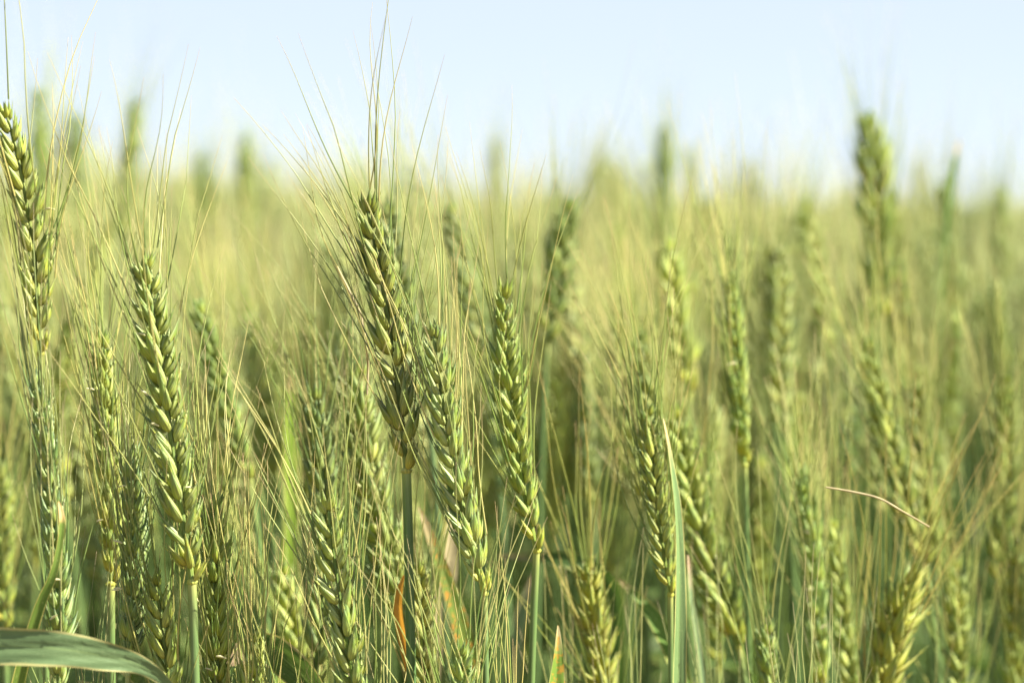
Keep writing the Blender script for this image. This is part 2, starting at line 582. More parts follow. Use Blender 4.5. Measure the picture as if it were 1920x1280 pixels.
def stalk(px_tip, px_base, d, roll=0.0, size=1.0, tone=(1, 1, 1), label="", opn=False, bow=0.04, spread=1.3, awn_n=1.0,
          dz=0.0, detail=True, r_stem=0.0013, leaf=None, seed=0, awn_tone=None, anthers=0, stem_dir=None, awn_len=1.0,
          stem_shade_tone=None):
    """one wheat stalk standing on the soil, its ear seen between the two pixels"""
    q = random.Random(seed * 7 + 3)
    tip = np.array(at(*px_tip, d + dz))
    base = np.array(at(*px_base, d))
    ax = (tip - base) / np.linalg.norm(tip - base)
    L = np.linalg.norm(tip - base)
    n = max(8, int(round(L / ((0.0036 if opn else 0.0040) * size))))
    nodes, poly = ear_layout(tip, base, roll, bow, n, size, q)
    tg = poly[1] - poly[0]
    tg /= np.linalg.norm(tg)
    sdir = tg * 0.5 + np.array([0, 0, 0.5]) if stem_dir is None else np.array([*stem_dir, 1.0])
    sdir /= np.linalg.norm(sdir)
    gx, gy = base[0] - sdir[0] * 0.16, base[1] - sdir[1] * 0.10
    root = ob("wheat_stalk", None)
    root.location = (gx, gy, 0)
    root.empty_display_size = 0.02
    g0 = np.array([gx, gy, 0.0])
    tag(root, label, "wheat", "wheat stalks in and near the plane of focus")
    P = stem_pts(base - g0, sdir, (0, 0))
    ob("stem", stem_mesh(P, r_stem, r_stem * 1.25), root, None, stem_shade_tone or tone)
    # rachis
    g = Geo()
    pl = poly - g0
    tube(g, pl, np.linspace(0.0010, 0.0005, len(pl)) * size, 6, 0.5, 0.6, 0.8)
    # collar ring
    tube(g, [pl[0] - tg * 0.0012, pl[0] - tg * 0.0005, pl[0] + tg * 0.0006], [r_stem * 1.02, r_stem * 1.35, r_stem * 0.9], 8, 0.5, 0, 0.02)
    ear = ob("ear", g.mesh("ear", M_HUSK), root, None, tone)
    at_tone = awn_tone or tone
    merged = None if detail else (Geo(), Geo())
    V = np.array
    for i, (p, x, y, z, sc) in enumerate(nodes):
        me, roots = (SPK_OPEN if opn else SPK)[q.randrange(4 if opn else 8)]
        sy = 1 if q.random() < 0.5 else -1
        pl_ = p - g0
        jt = 1 + q.uniform(-0.10, 0.10)
        tn = tuple(c * jt for c in tone)
        if i < 2:
            tn = (tn[0] * 1.25, tn[1] * 1.1, tn[2] * 0.8)
        M = mat4(x, y, z, pl_, sc)
        ob("spikelet", me, ear, M, tn)
        MM = np.array(M)
        for (tp, td, aw) in roots:
            if i < n * 0.08 and q.random() < 0.75:
                continue
            if q.random() > 0.58 * awn_n * (1.0 if aw > 0.7 else 0.45):
                continue
            wp = MM[:3, :3] @ tp + MM[:3, 3]
            wd = MM[:3, :3] @ td
            wd /= np.linalg.norm(wd)
            # awns leave along the husk and splay a little, kept upright by the ear
            wd = wd * spread + z * (1.0 - 0.25 * spread) + V([q.gauss(0, 0.07), q.gauss(0, 0.07), q.gauss(0, 0.04)])
            wd /= np.linalg.norm(wd)
            k = q.randrange(18)
            La, am = AWNS[k]
            wx, wy, wz = frame(wd, x + V([q.gauss(0, .3), q.gauss(0, .3), 0]))
            s_ = q.uniform(0.72, 1.05) * (0.75 + 0.25 * aw) * awn_len * (1.0 - 0.25 * max(0, 0.3 - i / n))
            th = 0.95
            A4 = Matrix(((wx[0] * th, wy[0] * th, wz[0] * s_, wp[0]), (wx[1] * th, wy[1] * th, wz[1] * s_, wp[1]),
                         (wx[2] * th, wy[2] * th, wz[2] * s_, wp[2]), (0, 0, 0, 1)))
            if detail:
                ob("awn", am, ear, A4, at_tone)
            else:
                q2 = random.Random(100 + k)
                Pw = awn_pts(La * s_, q2.uniform(-0.07, 0.07), q2.uniform(-0.05, 0.05), q2, 7)
                Pw = Pw @ np.array([wx, wy, wz]) + wp
                ss = np.linspace(0, 1, 7)
                tube(merged[0], Pw, 0.00023 * (1 - ss) ** 0.8 + 0.00005, 3, q.random())
    if not detail and merged[0].n:
        ob("awns", merged[0].mesh("awns", M_AWN), ear, None, at_tone)
    for k in range(anthers):
        p, x, y, z, sc = nodes[q.randrange(2, n - 3)]
        wp = p - g0 + x * 0.0055 + z * q.uniform(0.003, 0.007) + V([0, -0.0022, 0]) + y * q.uniform(-0.002, 0.002)
        dd = V([q.choice((-1, 1)) * 1.0, q.uniform(-.3, .3), q.uniform(-.5, .5)])
        ax_, ay_, az_ = frame(dd, (0, 0, 1))
        ob("anther", ANTHER, ear, mat4(ax_, ay_, az_, wp, q.uniform(0.7, 1.1)))
    if leaf is None and d < 1.25:
        leaf = (q.uniform(0, 360), q.uniform(.44, .55), q.uniform(.12, .18), q.uniform(.008, .012))
    if leaf:
        az, hz, LL, WW = leaf
        k = int(np.argmin(np.abs(P[:, 2] - hz)))
        g = Geo()
        leaf_geo(g, P[k], math.radians(az), 0.75, LL, WW, q, 0.9)
        ob("leaf", g.mesh("leaf", M_LEAF), root, None, (1, 1, 1))
    USED.append((gx, gy, base[0], base[1]))
    return root


# ------------------------------------------------------------ the setting
def ground():
    m, t, N = new_mat("dry_soil")
    n = noise(t, 30.0, geo_pos(t), 8)
    c = ramp(t, n, [(0.3, (0.10, 0.075, 0.045)), (0.7, (0.20, 0.155, 0.10))])
    finish(t, c, 0.95, 0.0, 0.1, (n, 0.6, 0.02))
    k, E = 60, 900.0
    xs = np.sign(np.linspace(-1, 1, k)) * np.abs(np.linspace(-1, 1, k)) ** 3 * E
    X, Y = np.meshgrid(xs, xs)
    q = np.random.RandomState(2)
    Z = -0.012 - 0.01 * q.rand(k, k)
    V = np.stack([X, Y, Z], -1).reshape(-1, 3)
    o = ob("ground", to_mesh("ground", m, V, grid_faces(k, k, False), np.zeros((k * k, 3))))
    tag(o, kind="structure")


ground()

# ------------------------------------------------------------ the near stalks, read off the photograph
Y_ = (1.12, 1.07, 0.78)       # yellower
B_ = (0.92, 1.0, 1.05)       # blue-green
P_ = (1.4, 1.33, 1.08)       # pale
D_ = (0.82, 0.86, 0.78)       # dark green
N_ = (1, 1, 1)
HALF = math.pi / 2
NEAR = [
    dict(px_tip=(683, 356), px_base=(762, 880), d=.752, roll=0.18, size=1.12, tone=(.85, .82, .6), bow=-.03, r_stem=.00155, anthers=0, spread=1.9, awn_n=.8, stem_shade_tone=(.42, .62, .38),  # stem colour darkened to paint in the shade it stands in
         stem_dir=(-.03, 0), awn_len=1.0, label="tall dark green wheat ear left of centre with long awns fanned on the sky"),
    dict(px_tip=(806, 594), px_base=(908, 1110), d=.748, roll=-.12, size=1.03, tone=(1.12, 1.12, 1.0), bow=.035, r_stem=.00105, spread=1.05,
         stem_dir=(-.02, 0), label="sharp pale green ear leaning left just right of the tall dark central ear"),
    dict(px_tip=(268, 462), px_base=(360, 1088), d=.742, roll=.6, size=1.12, tone=(1.04, 1.03, .85), bow=.0, r_stem=.00142, anthers=4,
         spread=1.15, stem_dir=(-.03, 0), opn=True, label="large sharp open ear with cream anthers and a thick green stem, left of centre"),
    dict(px_tip=(8, 185), px_base=(76, 660), d=.74, roll=.25, size=.98, tone=Y_, bow=-.06, r_stem=.0010, spread=1.1, anthers=1,
         awn_len=1.1, label="yellow-green ear crossing the left edge against the sky, with plump grains"),
    dict(px_tip=(938, 522), px_base=(1006, 1030), d=.80, roll=.35, size=1.02, tone=(1.1, 1.1, .75), bow=.05, r_stem=.00125,
         stem_dir=(.05, 0), label="slightly soft yellow-green ear on a bare pale stem right of the sharp pale ear"),
    dict(px_tip=(66, 690), px_base=(108, 1330), d=.735, roll=HALF, size=.92, tone=B_, bow=-.05, anthers=6, spread=.8,
         r_stem=.0011, label="slim blue-green ear with cream anthers rising behind the broad bottom left leaf"),
    dict(px_tip=(190, 618), px_base=(208, 1092), d=.80, roll=1.1, size=.98, tone=Y_, bow=-.02, anthers=3, r_stem=.0014,
         label="yellowish ear on a thick dark stem just left of the large open ear"),
    dict(px_tip=(246, 830), px_base=(240, 1262), d=.755, roll=1.3, size=.92, tone=B_, bow=-.03, anthers=5, spread=.75, r_stem=.0009,
         label="narrow blue-green ear with upright awns ending just under the broad leaf"),
    dict(px_tip=(288, 1062), px_base=(326, 1420), d=.75, roll=.1, size=.98, tone=Y_, bow=-.03, r_stem=.001,
         label="yellow ear with plump grains rising beside the tip of the broad bottom left leaf"),
    dict(px_tip=(400, 915), px_base=(410, 1420), d=.765, roll=HALF, size=1.05, tone=(1.12, 1.12, .85), bow=.0, anthers=2, r_stem=.001, opn=True,
         label="yellow-green upright open ear just right of the thick lower stem at left"),
    dict(px_tip=(610, 918), px_base=(690, 1420), d=.742, roll=-.05, size=1.05, tone=(1.1, 1.1, .9), bow=.02, r_stem=.001,
         label="sharp low ear with a pale top grain, left of the dark central stem"),
    dict(px_tip=(592, 712), px_base=(588, 1290), d=.83, roll=.4, size=1.15, tone=D_, bow=-.06, detail=True, r_stem=.0012,
         label="dark green ear standing behind the low sharp ear left of the central stem"),
    dict(px_tip=(658, 665), px_base=(766, 1180), d=.85, roll=.9, size=1.35, tone=(.95, .95, .8), bow=.05, opn=True, spread=1.2,
         label="broad shaggy ear directly behind the tall dark central stem"),
    dict(px_tip=(782, 1040), px_base=(812, 1420), d=.82, roll=.3, size=1.1, tone=(1.05, .95, .75), bow=.02,
         label="ear with brownish glumes just right of the dark central stem, near the bottom edge"),
    dict(px_tip=(862, 1195), px_base=(884, 1600), d=.742, roll=.2, size=.95, tone=(1.05, 1.12, .95), bow=.02, r_stem=.001,
         label="ear whose pale green tip just enters the bottom edge below the sharp pale ear"),
    dict(px_tip=(1212, 752), px_base=(1257, 1112), d=.815, roll=.1, size=.82, tone=Y_, bow=.03, r_stem=.0010, spread=.7, stem_dir=(-.01, 0),
         label="slim yellow-green ear beside the long pale leaf with a withered tip"),
    dict(px_tip=(1252, 745), px_base=(1385, 1210), d=.90, roll=.5, size=1.3, tone=(1.1, 1.08, .8), bow=.05, opn=True,
         label="thick soft ear leaning left just right of the long pale leaf"),
    dict(px_tip=(1162, 735), px_base=(1222, 950), d=1.0, roll=.6, size=1.15, tone=P_, bow=.02, detail=False,
         label="pale blurred ear just left of the slim ear beside the long pale leaf"),
    dict(px_tip=(1095, 1030), px_base=(1160, 1420), d=.86, roll=.8, size=1.15, tone=(1.2, 1.05, .7), bow=.03, opn=True,
         label="soft yellowish low ear between the bare pale stem and the slim ear"),
    dict(px_tip=(1500, 870), px_base=(1538, 1300), d=.90, roll=HALF, size=1.05, tone=(1.2, 1.25, 1.1), bow=-.03, detail=False, anthers=4,
         label="pale soft ear under the left end of the bent dry straw"),
    dict(px_tip=(1560, 965), px_base=(1602, 1330), d=.94, roll=.4, size=.95, tone=P_, bow=.02, detail=False,
         label="thin pale blurred ear between the pale soft ear and the leaning brownish ear"),
    dict(px_tip=(1716, 1040), px_base=(1632, 1400), d=.875, roll=.7, size=1.42, tone=(1.12, 1.0, .66), bow=.03, opn=True, spread=1.9,
         awn_tone=(1.3, 1.0, .6), awn_len=1.1, label="brownish bristly ear leaning right with orange awns splayed wide, bottom right"),
    dict(px_tip=(1788, 1040), px_base=(1806, 1420), d=.95, roll=.3, size=1.05, tone=P_, bow=.0, detail=False,
         label="pale narrow ear just right of the brownish bristly ear"),
    dict(px_tip=(1886, 690), px_base=(1868, 1100), d=1.02, roll=.3, size=1.1, tone=(1.15, 1.12, .85), bow=-.03, detail=False,
         label="blurred upright ear with bright grains near the right edge"),
    dict(px_tip=(1370, 505), px_base=(1396, 870), d=.915, roll=1.2, size=.85, tone=(1.05, 1.08, .75), bow=.0, detail=False, spread=.8, anthers=3,
         label="narrow soft ear standing alone between two blurred ears, right of centre"),
    dict(px_tip=(1248, 436), px_base=(1290, 735), d=1.08, roll=.4, size=1.4, tone=(1.5, 1.42, 1.1), bow=.02, detail=False,
         label="blurred pale ear topped by bright grains above the long pale leaf"),
    dict(px_tip=(1434, 455), px_base=(1452, 735), d=1.12, roll=.4, size=1.0, tone=(.95, .9, .7), bow=.0, detail=False,
         label="blurred olive ear just right of the narrow soft ear"),
    dict(px_tip=(1476, 575), px_base=(1470, 740), d=1.15, roll=.2, size=1.05, tone=D_, bow=.0, detail=False,
         label="short dark blurred ear pressed against the right side of the olive ear"),
    dict(px_tip=(1072, 362), px_base=(1026, 640), d=1.06, roll=.5, size=1.3, tone=(.85, .88, .7), bow=.02, detail=False, spread=1.2,
         label="dark blurred ear leaning right, top against the pale field, right of centre"),
    dict(px_tip=(1628, 196), px_base=(1648, 600), d=1.24, roll=.15, size=1.85, tone=(1.2, 1.18, .9), bow=-.02, detail=False,
         label="tallest blurred ear on the right, its plump head on the sky"),
    dict(px_tip=(1668, 352), px_base=(1682, 640), d=1.27, roll=.3, size=1.3, tone=(.95, .95, .75), bow=.0, detail=False, awn_n=.5,
         label="shorter blurred ear pressed against the right side of the tallest blurred ear"),
    dict(px_tip=(1772, 322), px_base=(1796, 590), d=1.4, roll=.5, size=1.3, tone=N_, bow=.02, detail=False,
         label="blurred ear on the sky right of the tallest one, a leaf tip above it"),
    dict(px_tip=(1874, 350), px_base=(1880, 590), d=1.5, roll=.5, size=1.4, tone=(1.1, 1.1, .9), bow=.0, detail=False,
         label="blurred ear rising just inside the right edge against the sky"),
    dict(px_tip=(1247, 226), px_base=(1246, 480), d=1.8, roll=.6, size=1.25, tone=(1.0, 1.1, 1.0), bow=.0, detail=False, spread=.6,
         label="slim bluish blurred ear on the skyline straight above the long pale leaf"),
    dict(px_tip=(928, 258), px_base=(936, 470), d=2.2, roll=.6, size=1.3, tone=(1.1, 1.15, 1), bow=.0, detail=False, spread=.6,
         label="faint blurred ear on the skyline just right of the tall central ear"),
    dict(px_tip=(258, 180), px_base=(226, 440), d=1.55, roll=.6, size=1.2, tone=(1.2, 1.2, 1), bow=.0, detail=False,
         label="blurred ear tilting right on the sky above the large open ear"),
    dict(px_tip=(462, 246), px_base=(460, 480), d=1.9, roll=.6, size=1.3, tone=(1.2,1.2,1), bow=.0, detail=False,
         label="blurred ear on the skyline between the large open ear and the tall central ear"),
    dict(px_tip=(378, 285), px_base=(382, 520), d=1.9, roll=.3, size=1.3, tone=(1.2,1.2,1), bow=.0, detail=False,
         label="blurred ear just above and right of the large open ear, below the skyline"),
    dict(px_tip=(140, 215), px_base=(158, 470), d=1.7, roll=.2, size=1.3, tone=(1.05, 1.1, .95), bow=.0, detail=False,
         label="blurred dull ear on the sky in front of the distant grey tree"),
    dict(px_tip=(72, 160), px_base=(80, 420), d=1.6, roll=.2, size=1.2, tone=(1.3, 1.35, 1), bow=.0, detail=False,
         label="bright blurred ear behind the awns of the left edge ear"),
    dict(px_tip=(722, 372), px_base=(800, 760), d=.93, roll=.4, size=1.15, tone=N_, bow=.03, detail=False, spread=1.1,
         label="soft ear half hidden behind the right side of the tall central ear"),
    dict(px_tip=(838, 372), px_base=(915, 690), d=1.06, roll=.5, size=1.15, tone=N_, bow=.02, detail=False,
         label="blurred ear leaning left above the sharp pale ear"),
    dict(px_tip=(368, 560), px_base=(468, 900), d=.93, roll=.5, size=1.0, tone=(.9, .95, .7), bow=.02, detail=False,
         label="dark soft ear leaning left just right of the large open ear"),
    dict(px_tip=(1618, 625), px_base=(1735, 1060), d=.97, roll=.5, size=1.15, tone=(1.15, 1.1, .85), bow=.03, detail=False,
         label="long blurred ear leaning left behind the bent dry straw"),
    dict(px_tip=(1436, 1160), px_base=(1452, 1500), d=.84, roll=.4, size=.85, tone=(1.05, 1.1, .9), bow=.0, detail=True, awn_n=.5,
         label="small ear tip at the bottom edge left of the pale soft ear's foot"),
    dict(px_tip=(482, 1165), px_base=(474, 1560), d=.757, roll=1.3, size=.95, tone=P_, bow=.0, spread=.8, r_stem=.001,
         label="pale upright ear with long vertical awns at the bottom edge left of centre"),
    dict(px_tip=(520, 1040), px_base=(620, 1480), d=.90, roll=.3, size=1.2, tone=P_, bow=.02, detail=False, spread=1.3,
         label="pale soft leaning ear behind the bottom awns left of the low sharp ear"),
    dict(px_tip=(1088, 640), px_base=(1110, 950), d=1.1, roll=.8, size=1.0, tone=N_, bow=.02, detail=False,
         label="faint blurred ear right of the bare pale stem's ear"),
    dict(px_tip=(1905, 1010), px_base=(1900, 1380), d=.98, roll=.8, size=1.1, tone=Y_, bow=.0, detail=False,
         label="yellow blurred ear at the bottom right corner"),
    dict(px_tip=(-12, 830), px_base=(8, 1180), d=.93, roll=.4, size=1.1, tone=Y_, bow=.0, detail=False,
         label="yellow blurred ear cut by the left edge above the broad leaf"),
    dict(px_tip=(1302, 880), px_base=(1345, 1250), d=1.0, roll=.4, size=1.0, tone=(1.1, 1.1, .8), bow=.0, detail=False,
         label="blurred ear just behind the thick soft leaning ear"),
]
for i, kw in enumerate(NEAR):
    kw.setdefault("r_stem", .0012)
    kw["size"] *= .93
    stalk(seed=i + 1, **kw)

# stalks whose ears stand below the frame: only their awns reach into it
LOW = [(455, 1345, .77), (560, 1370, .75), (700, 1330, .755), (940, 1370, .77), (1060, 1330, .86), (1175, 1390, .83),
       (1330, 1340, .86), (1500, 1360, .80), (1580, 1420, .84), (150, 1400, .76), (1720, 1450, .9), (1860, 1380, .86), (650, 1440, .76),
       (1000, 1450, .8), (1250, 1420, .87)][:11]
LOWLAB = ["below the pale upright ear", "left of the low sharp ear", "against the left of the dark central stem", 
          "around the sharp pale ear's stem", "around the rusty curled leaf tip", "left of the long pale leaf's foot",
          "right of the long pale leaf's foot", "below the pale soft ear at right", "left of the brownish bristly ear's foot",
          "through the broad bottom left leaf's lower edge", "right of the brownish bristly ear's foot", "at the far bottom right",
          "over the foot of the low sharp ear", "beside the foot of the bare pale stem", "crossing the foot of the long pale leaf"]
for i, (x, y, d) in enumerate(LOW):
    stalk((x, y), (x + rnd.uniform(10, 60), y + 440), d, rnd.uniform(0, 1.5), rnd.uniform(.9, 1.05), rnd.choice((N_, Y_, B_)), bow=.02,
          spread=rnd.uniform(.7, .95), seed=200 + i, r_stem=.001, detail=False, awn_n=.6,
          label="ear below the frame whose upright awns rise " + LOWLAB[i])


# ------------------------------------------------------------ single leaves and straws
def px_curve(pts):
    """smooth curve through (px, py, d) points"""
    P = np.array([at(*p) for p in pts])
    n = len(P)
    out = []
    for i in range(n - 1):
        p0, p1, p2, p3 = P[max(i - 1, 0)], P[i], P[i + 1], P[min(i + 2, n - 1)]
        for s in np.linspace(0, 1, 8, endpoint=False):
            out.append(0.5 * ((2 * p1) + (-p0 + p2) * s + (2 * p0 - 5 * p1 + 4 * p2 - p3) * s * s + (-p0 + 3 * p1 - 3 * p2 + p3) * s ** 3))
    out.append(P[-1])
    return np.array(out)


def leaf_shoot(pts, widths, up, mat, label, sheath=True, tone=N_, fold=.25, tw=(0, 0), name="wheat_leaf", cat="leaf"):
    """a leaf blade through picture points (root first), its sheath running down to the soil"""
    C = px_curve(pts)
    n = len(C)
    wd = np.interp(np.linspace(0, 1, n), np.linspace(0, 1, len(widths)), widths)
    g0 = np.array([C[0][0], C[0][1] + 0.01, 0.0])
    root = ob(name, None)
    root.location = g0
    root.empty_display_size = 0.02
    tag(root, label, cat)
    g = Geo()
    ribbon(g, C - g0, np.array(up, float)[None].repeat(n, 0), wd, .5, 9, fold, twist=np.linspace(tw[0], tw[1], n))
    ob("blade", g.mesh("blade", mat), root, None, tone)
    if sheath:
        d0 = C[0] - C[1]
        d0 /= np.linalg.norm(d0)
        P = bez(C[0] - g0, C[0] - g0 + d0 * 0.03, (0, 0, 0.35), (0, 0, 0), 14)
        g = Geo()
        tube(g, P, np.linspace(0.0010, 0.0018, 14), 8)
        ob("stem", g.mesh("stem", M_STEM), root, None, tone)
    return root


K = .75 / FPX                                     # metres per photo pixel at the focus plane
leaf_shoot([(-420, 1330, .70), (-250, 1235, .70), (-60, 1212, .70), (90, 1214, .70), (190, 1228, .705), (262, 1246, .71), (315, 1282, .715), (345, 1330, .72), (356, 1375, .725)],
           [52 * K, 64 * K, 68 * K, 64 * K, 54 * K, 34 * K, 18 * K, 9 * K, 3 * K], (0.0, -1.0, .12), M_GLAUC,
           "broad blue-green leaf arching across the bottom left corner with dry brown edges", fold=.12, tw=(0, .15), tone=(.85, .9, .8))
leaf_shoot([(-10, 1560, .73), (30, 1300, .725), (70, 1150, .722), (98, 1080, .72), (112, 1020, .72), (116, 975, .72), (110, 940, .72)],
           [24 * K, 24 * K, 20 * K, 14 * K, 11 * K, 12 * K, 3 * K], (0.2, -1, .2), M_LEAF,
           "narrow green leaf with a curled pinkish tip before the slim blue-green ear", tone=(1.5, 1.4, 1.0), fold=.4, tw=(0, .3))
leaf_shoot([(1262, 1700, .80), (1272, 1280, .80), (1274, 1080, .80), (1268, 950, .80), (1254, 850, .80), (1243, 785, .80)],
           [30 * K, 29 * K, 24 * K, 20 * K, 15 * K, 5 * K], (0.35, -1, .1), M_GLAUC,
           "long pale upright leaf with a withered tip just right of the slim yellow-green ear", tone=(1.05, 1.1, .85), fold=.45, tw=(-.3, .9))
leaf_shoot([(1010, 1700, .745), (1030, 1400, .745), (1040, 1290, .745), (1045, 1220, .745), (1046, 1172, .745)],
           [30 * K, 44 * K, 36 * K, 18 * K, 3 * K], (0.3, -1, .3), M_RUST,
           "pointed green leaf tip with orange specks standing up from the bottom edge", fold=.5, tone=(1, 1.15, 1), tw=(0, .3))
leaf_shoot([(780, 1300, .80), (760, 1220, .80), (748, 1150, .80), (750, 1110, .80), (758, 1078, .80)],
           [14 * K, 18 * K, 20 * K, 15 * K, 4 * K], (-0.4, -1, .3), M_ORANGE,
           "small orange dead leaf against the left side of the dark central stem", fold=.4)
leaf_shoot([(905, 1500, .87), (880, 1250, .87), (850, 1130, .87), (812, 1020, .87), (785, 950, .87)],
           [40 * K, 44 * K, 38 * K, 24 * K, 4 * K], (0.3, -1, .2), M_RUST,
           "green leaf with an orange-red margin right of the dark central stem", fold=.3, tone=(.75, .8, .7))
leaf_shoot([(800, 1420, .98), (820, 1180, .98), (838, 1080, .98), (845, 1010, .98), (846, 950, .98)],
           [20 * K, 34 * K, 44 * K, 36 * K, 6 * K], (0.3, -1, .2), M_DRY,
           "pinkish white withered leaf blurred between the central stem and the sharp pale ear", fold=.3)
leaf_shoot([(520, 1420, 1.02), (545, 1000, 1.02), (546, 860, 1.02), (545, 790, 1.02), (546, 700, 1.02)],
           [30 * K, 36 * K, 40 * K, 34 * K, 6 * K], (0.2, -1, .2), M_BRIGHT,
           "bright green blurred leaf standing upright left of the dark background ear", fold=.2, tone=(1.3, 1.3, 1))
leaf_shoot([(1150, 1500, .95), (1160, 1160, .95), (1120, 1070, .95), (1040, 1046, .95), (930, 1042, .96)],
           [34 * K, 40 * K, 42 * K, 36 * K, 4 * K], (-0.5, -.8, .2), M_LEAF,
           "dark green leaf lying level behind the bare pale stem", fold=.2, tone=(.6, .7, .6))  # tone darkens the blade, painted shade rather than its own green
leaf_shoot([(1330, 1560, .90), (1285, 1300, .90), (1240, 1180, .90), (1195, 1120, .90), (1160, 1085, .90)],
           [40 * K, 44 * K, 42 * K, 26 * K, 4 * K], (0.3, -1, .3), M_LEAF,
           "green blurred leaf sloping up to the left behind the slim ear's stem", fold=.2, tone=(1.3, 1.4, 1))
leaf_shoot([(1345, 1600, .86), (1320, 1300, .86), (1305, 1180, .86), (1296, 1110, .86), (1290, 1040, .86)],
           [10 * K, 15 * K, 13 * K, 10 * K, 3 * K], (0.3, -1, .1), M_GLAUC,
           "thin grey-green leaf just right of the long pale leaf's foot", fold=.3, tone=(1.3, 1.3, 1.3))
leaf_shoot([(640, 1600, .80), (600, 1330, .80), (540, 1240, .80), (480, 1215, .80), (380, 1260, .80)],
           [50 * K, 62 * K, 72 * K, 60 * K, 6 * K], (-0.5, -1, .2), M_LEAF,
           "broad dark green leaf curving low behind the bottom awns left of centre", fold=.2)
leaf_shoot([(60, 1600, .85), (110, 1300, .85), (180, 1260, .85), (260, 1330, .85), (330, 1460, .85)],
           [50 * K, 60 * K, 60 * K, 50 * K, 6 * K], (0.2, -1, .7), M_LEAF,
           "dark green leaf drooping behind and below the broad blue-green leaf", fold=.2)
leaf_shoot([(1755, 700, 1.28), (1772, 470, 1.28), (1780, 370, 1.28), (1788, 310, 1.28), (1800, 262, 1.28)],
           [10 * K, 16 * K, 24 * K, 26 * K, 4 * K], (0.5, -1, .1), M_LEAF,
           "blurred leaf tip poking above the ear right of the tallest blurred ear", fold=.3, tone=(1.2, 1.3, 1.2))
leaf_shoot([(985, 1560, 1.0), (960, 1330, 1.0), (968, 1220, 1.0), (985, 1130, 1.0), (1010, 1060, 1.0)],
           [30 * K, 36 * K, 36 * K, 30 * K, 4 * K], (-0.3, -1, .2), M_GLAUC,
           "grey-green blurred leaf rising behind the foot of the bare pale stem", fold=.3)


def straw(pts, rad, label, mat=M_DRY):
    C = px_curve(pts)
    g0 = C[-1]
    g = Geo()
    n = len(C)
    tube(g, C - g0, rad * (0.6 + 0.4 * np.sin(np.linspace(0.2, 3.0, n))), 6)
    o = ob("dry_straw", g.mesh("dry_straw", mat))
    o.location = g0
    tag(o, label, "straw")


straw([(1548, 913, .80), (1600, 922, .80), (1648, 934, .80), (1690, 957, .80), (1742, 987, .81)], .00042,
      "bent pale brown straw caught across the ears at right")
straw([(632, 500, .765), (662, 560, .765), (676, 590, .765), (680, 612, .765), (687, 650, .765), (690, 690, .77), (688, 740, .77)], .0005,
      "pale curly withered straw hanging left of the tall central ear")


# ------------------------------------------------------------ stalks behind the focus, one by one
def variant(seed):
    """a whole stalk in its own frame, 0.87 m to the ear tip -> meshes (stem, ear, awns, leaf)"""
    q = random.Random(900 + seed)
    lean = q.uniform(-0.10, 0.30)
    EL = q.uniform(.078, .098)
    ta = math.radians(q.uniform(4, 16)) * (1 if lean > 0 else -1)
    base = np.array([0.0, 0.0, 0.87 - EL * math.cos(ta)])
    base[0] = -lean * 0.12
    ta_d = np.array([-math.sin(ta), q.uniform(-.1, .1), math.cos(ta)])
    tip = base + ta_d / np.linalg.norm(ta_d) * EL
    size = q.uniform(1.0, 1.2)
    nodes, poly = ear_layout(tip, base, q.uniform(0, 3.1), q.uniform(0, .04), int(EL / .0043 / size), size, q)
    ge, ga, gs, lvs = Geo(), Geo(), Geo(), []
    tube(ge, poly, np.linspace(.0011, .0005, len(poly)), 5)
    opn = q.choice((1.0, 1.0, 1.3))
    spk = [make_spikelet(seed * 10 + k, 1.0, opn, 0.5) for k in range(4)]
    spr = q.uniform(.8, 1.25)
    for i, (p, x, y, z, sc) in enumerate(nodes):
        gg, roots = spk[i % 4]
        V, Fc, A = gg.arrays()
        Rm = np.array([x, y, z]) * sc
        ge.add(V @ Rm + p, Fc, A)
        for tp, td, aw in roots:
            if q.random() > (.46 if aw > .7 else .12):
                continue
            wp = tp @ Rm + p
            wd = td @ Rm
            wd = wd / np.linalg.norm(wd) * spr + z * .75 + np.array([q.gauss(0, .08), q.gauss(0, .08), 0])
            wx, wy, wz = frame(wd, x)
            Pw = awn_pts(q.uniform(.045, .078), q.uniform(-.07, .07), q.uniform(-.05, .05), q, 6) @ np.array([wx, wy, wz]) + wp
            s = np.linspace(0, 1, 6)
            tube(ga, Pw, .00024 * (1 - s) ** .8 + .00005, 3, q.random())
    tg = poly[1] - poly[0]
    tg /= np.linalg.norm(tg)
    P = bez(base, base - (tg + [0, 0, 1]) / 2 * .12, (0, 0, .4), (0, 0, 0), 14)
    tube(gs, P, np.linspace(.0011, .0016, 14), 6)
    for hz in (q.uniform(.47, .59), q.uniform(.32, .44)):
        k = int(np.argmin(np.abs(P[:, 2] - hz)))
        gl = Geo()
        leaf_geo(gl, P[k], q.uniform(0, 6.28), q.uniform(.5, .9), q.uniform(.14, .22), q.uniform(.009, .014), q, q.uniform(.4, 1.2))
        lvs.append(gl.mesh("leaf", M_LEAF))
    return (gs.mesh("stem", M_STEM), ge.mesh("ear", M_HUSK), ga.mesh("awns", M_AWN), lvs)


VARS = [variant(k) for k in range(12)]
TONES = [(1.5, 1.42, 1.15), (1.4, 1.3, .95), N_, (1.15, 1.1, .8), (.85, .95, .9), (1.25, 1.2, 1.05), (.9, .9, .72), (1.1, 1.15, .95), Y_, (1.2, 1.2, .95)]


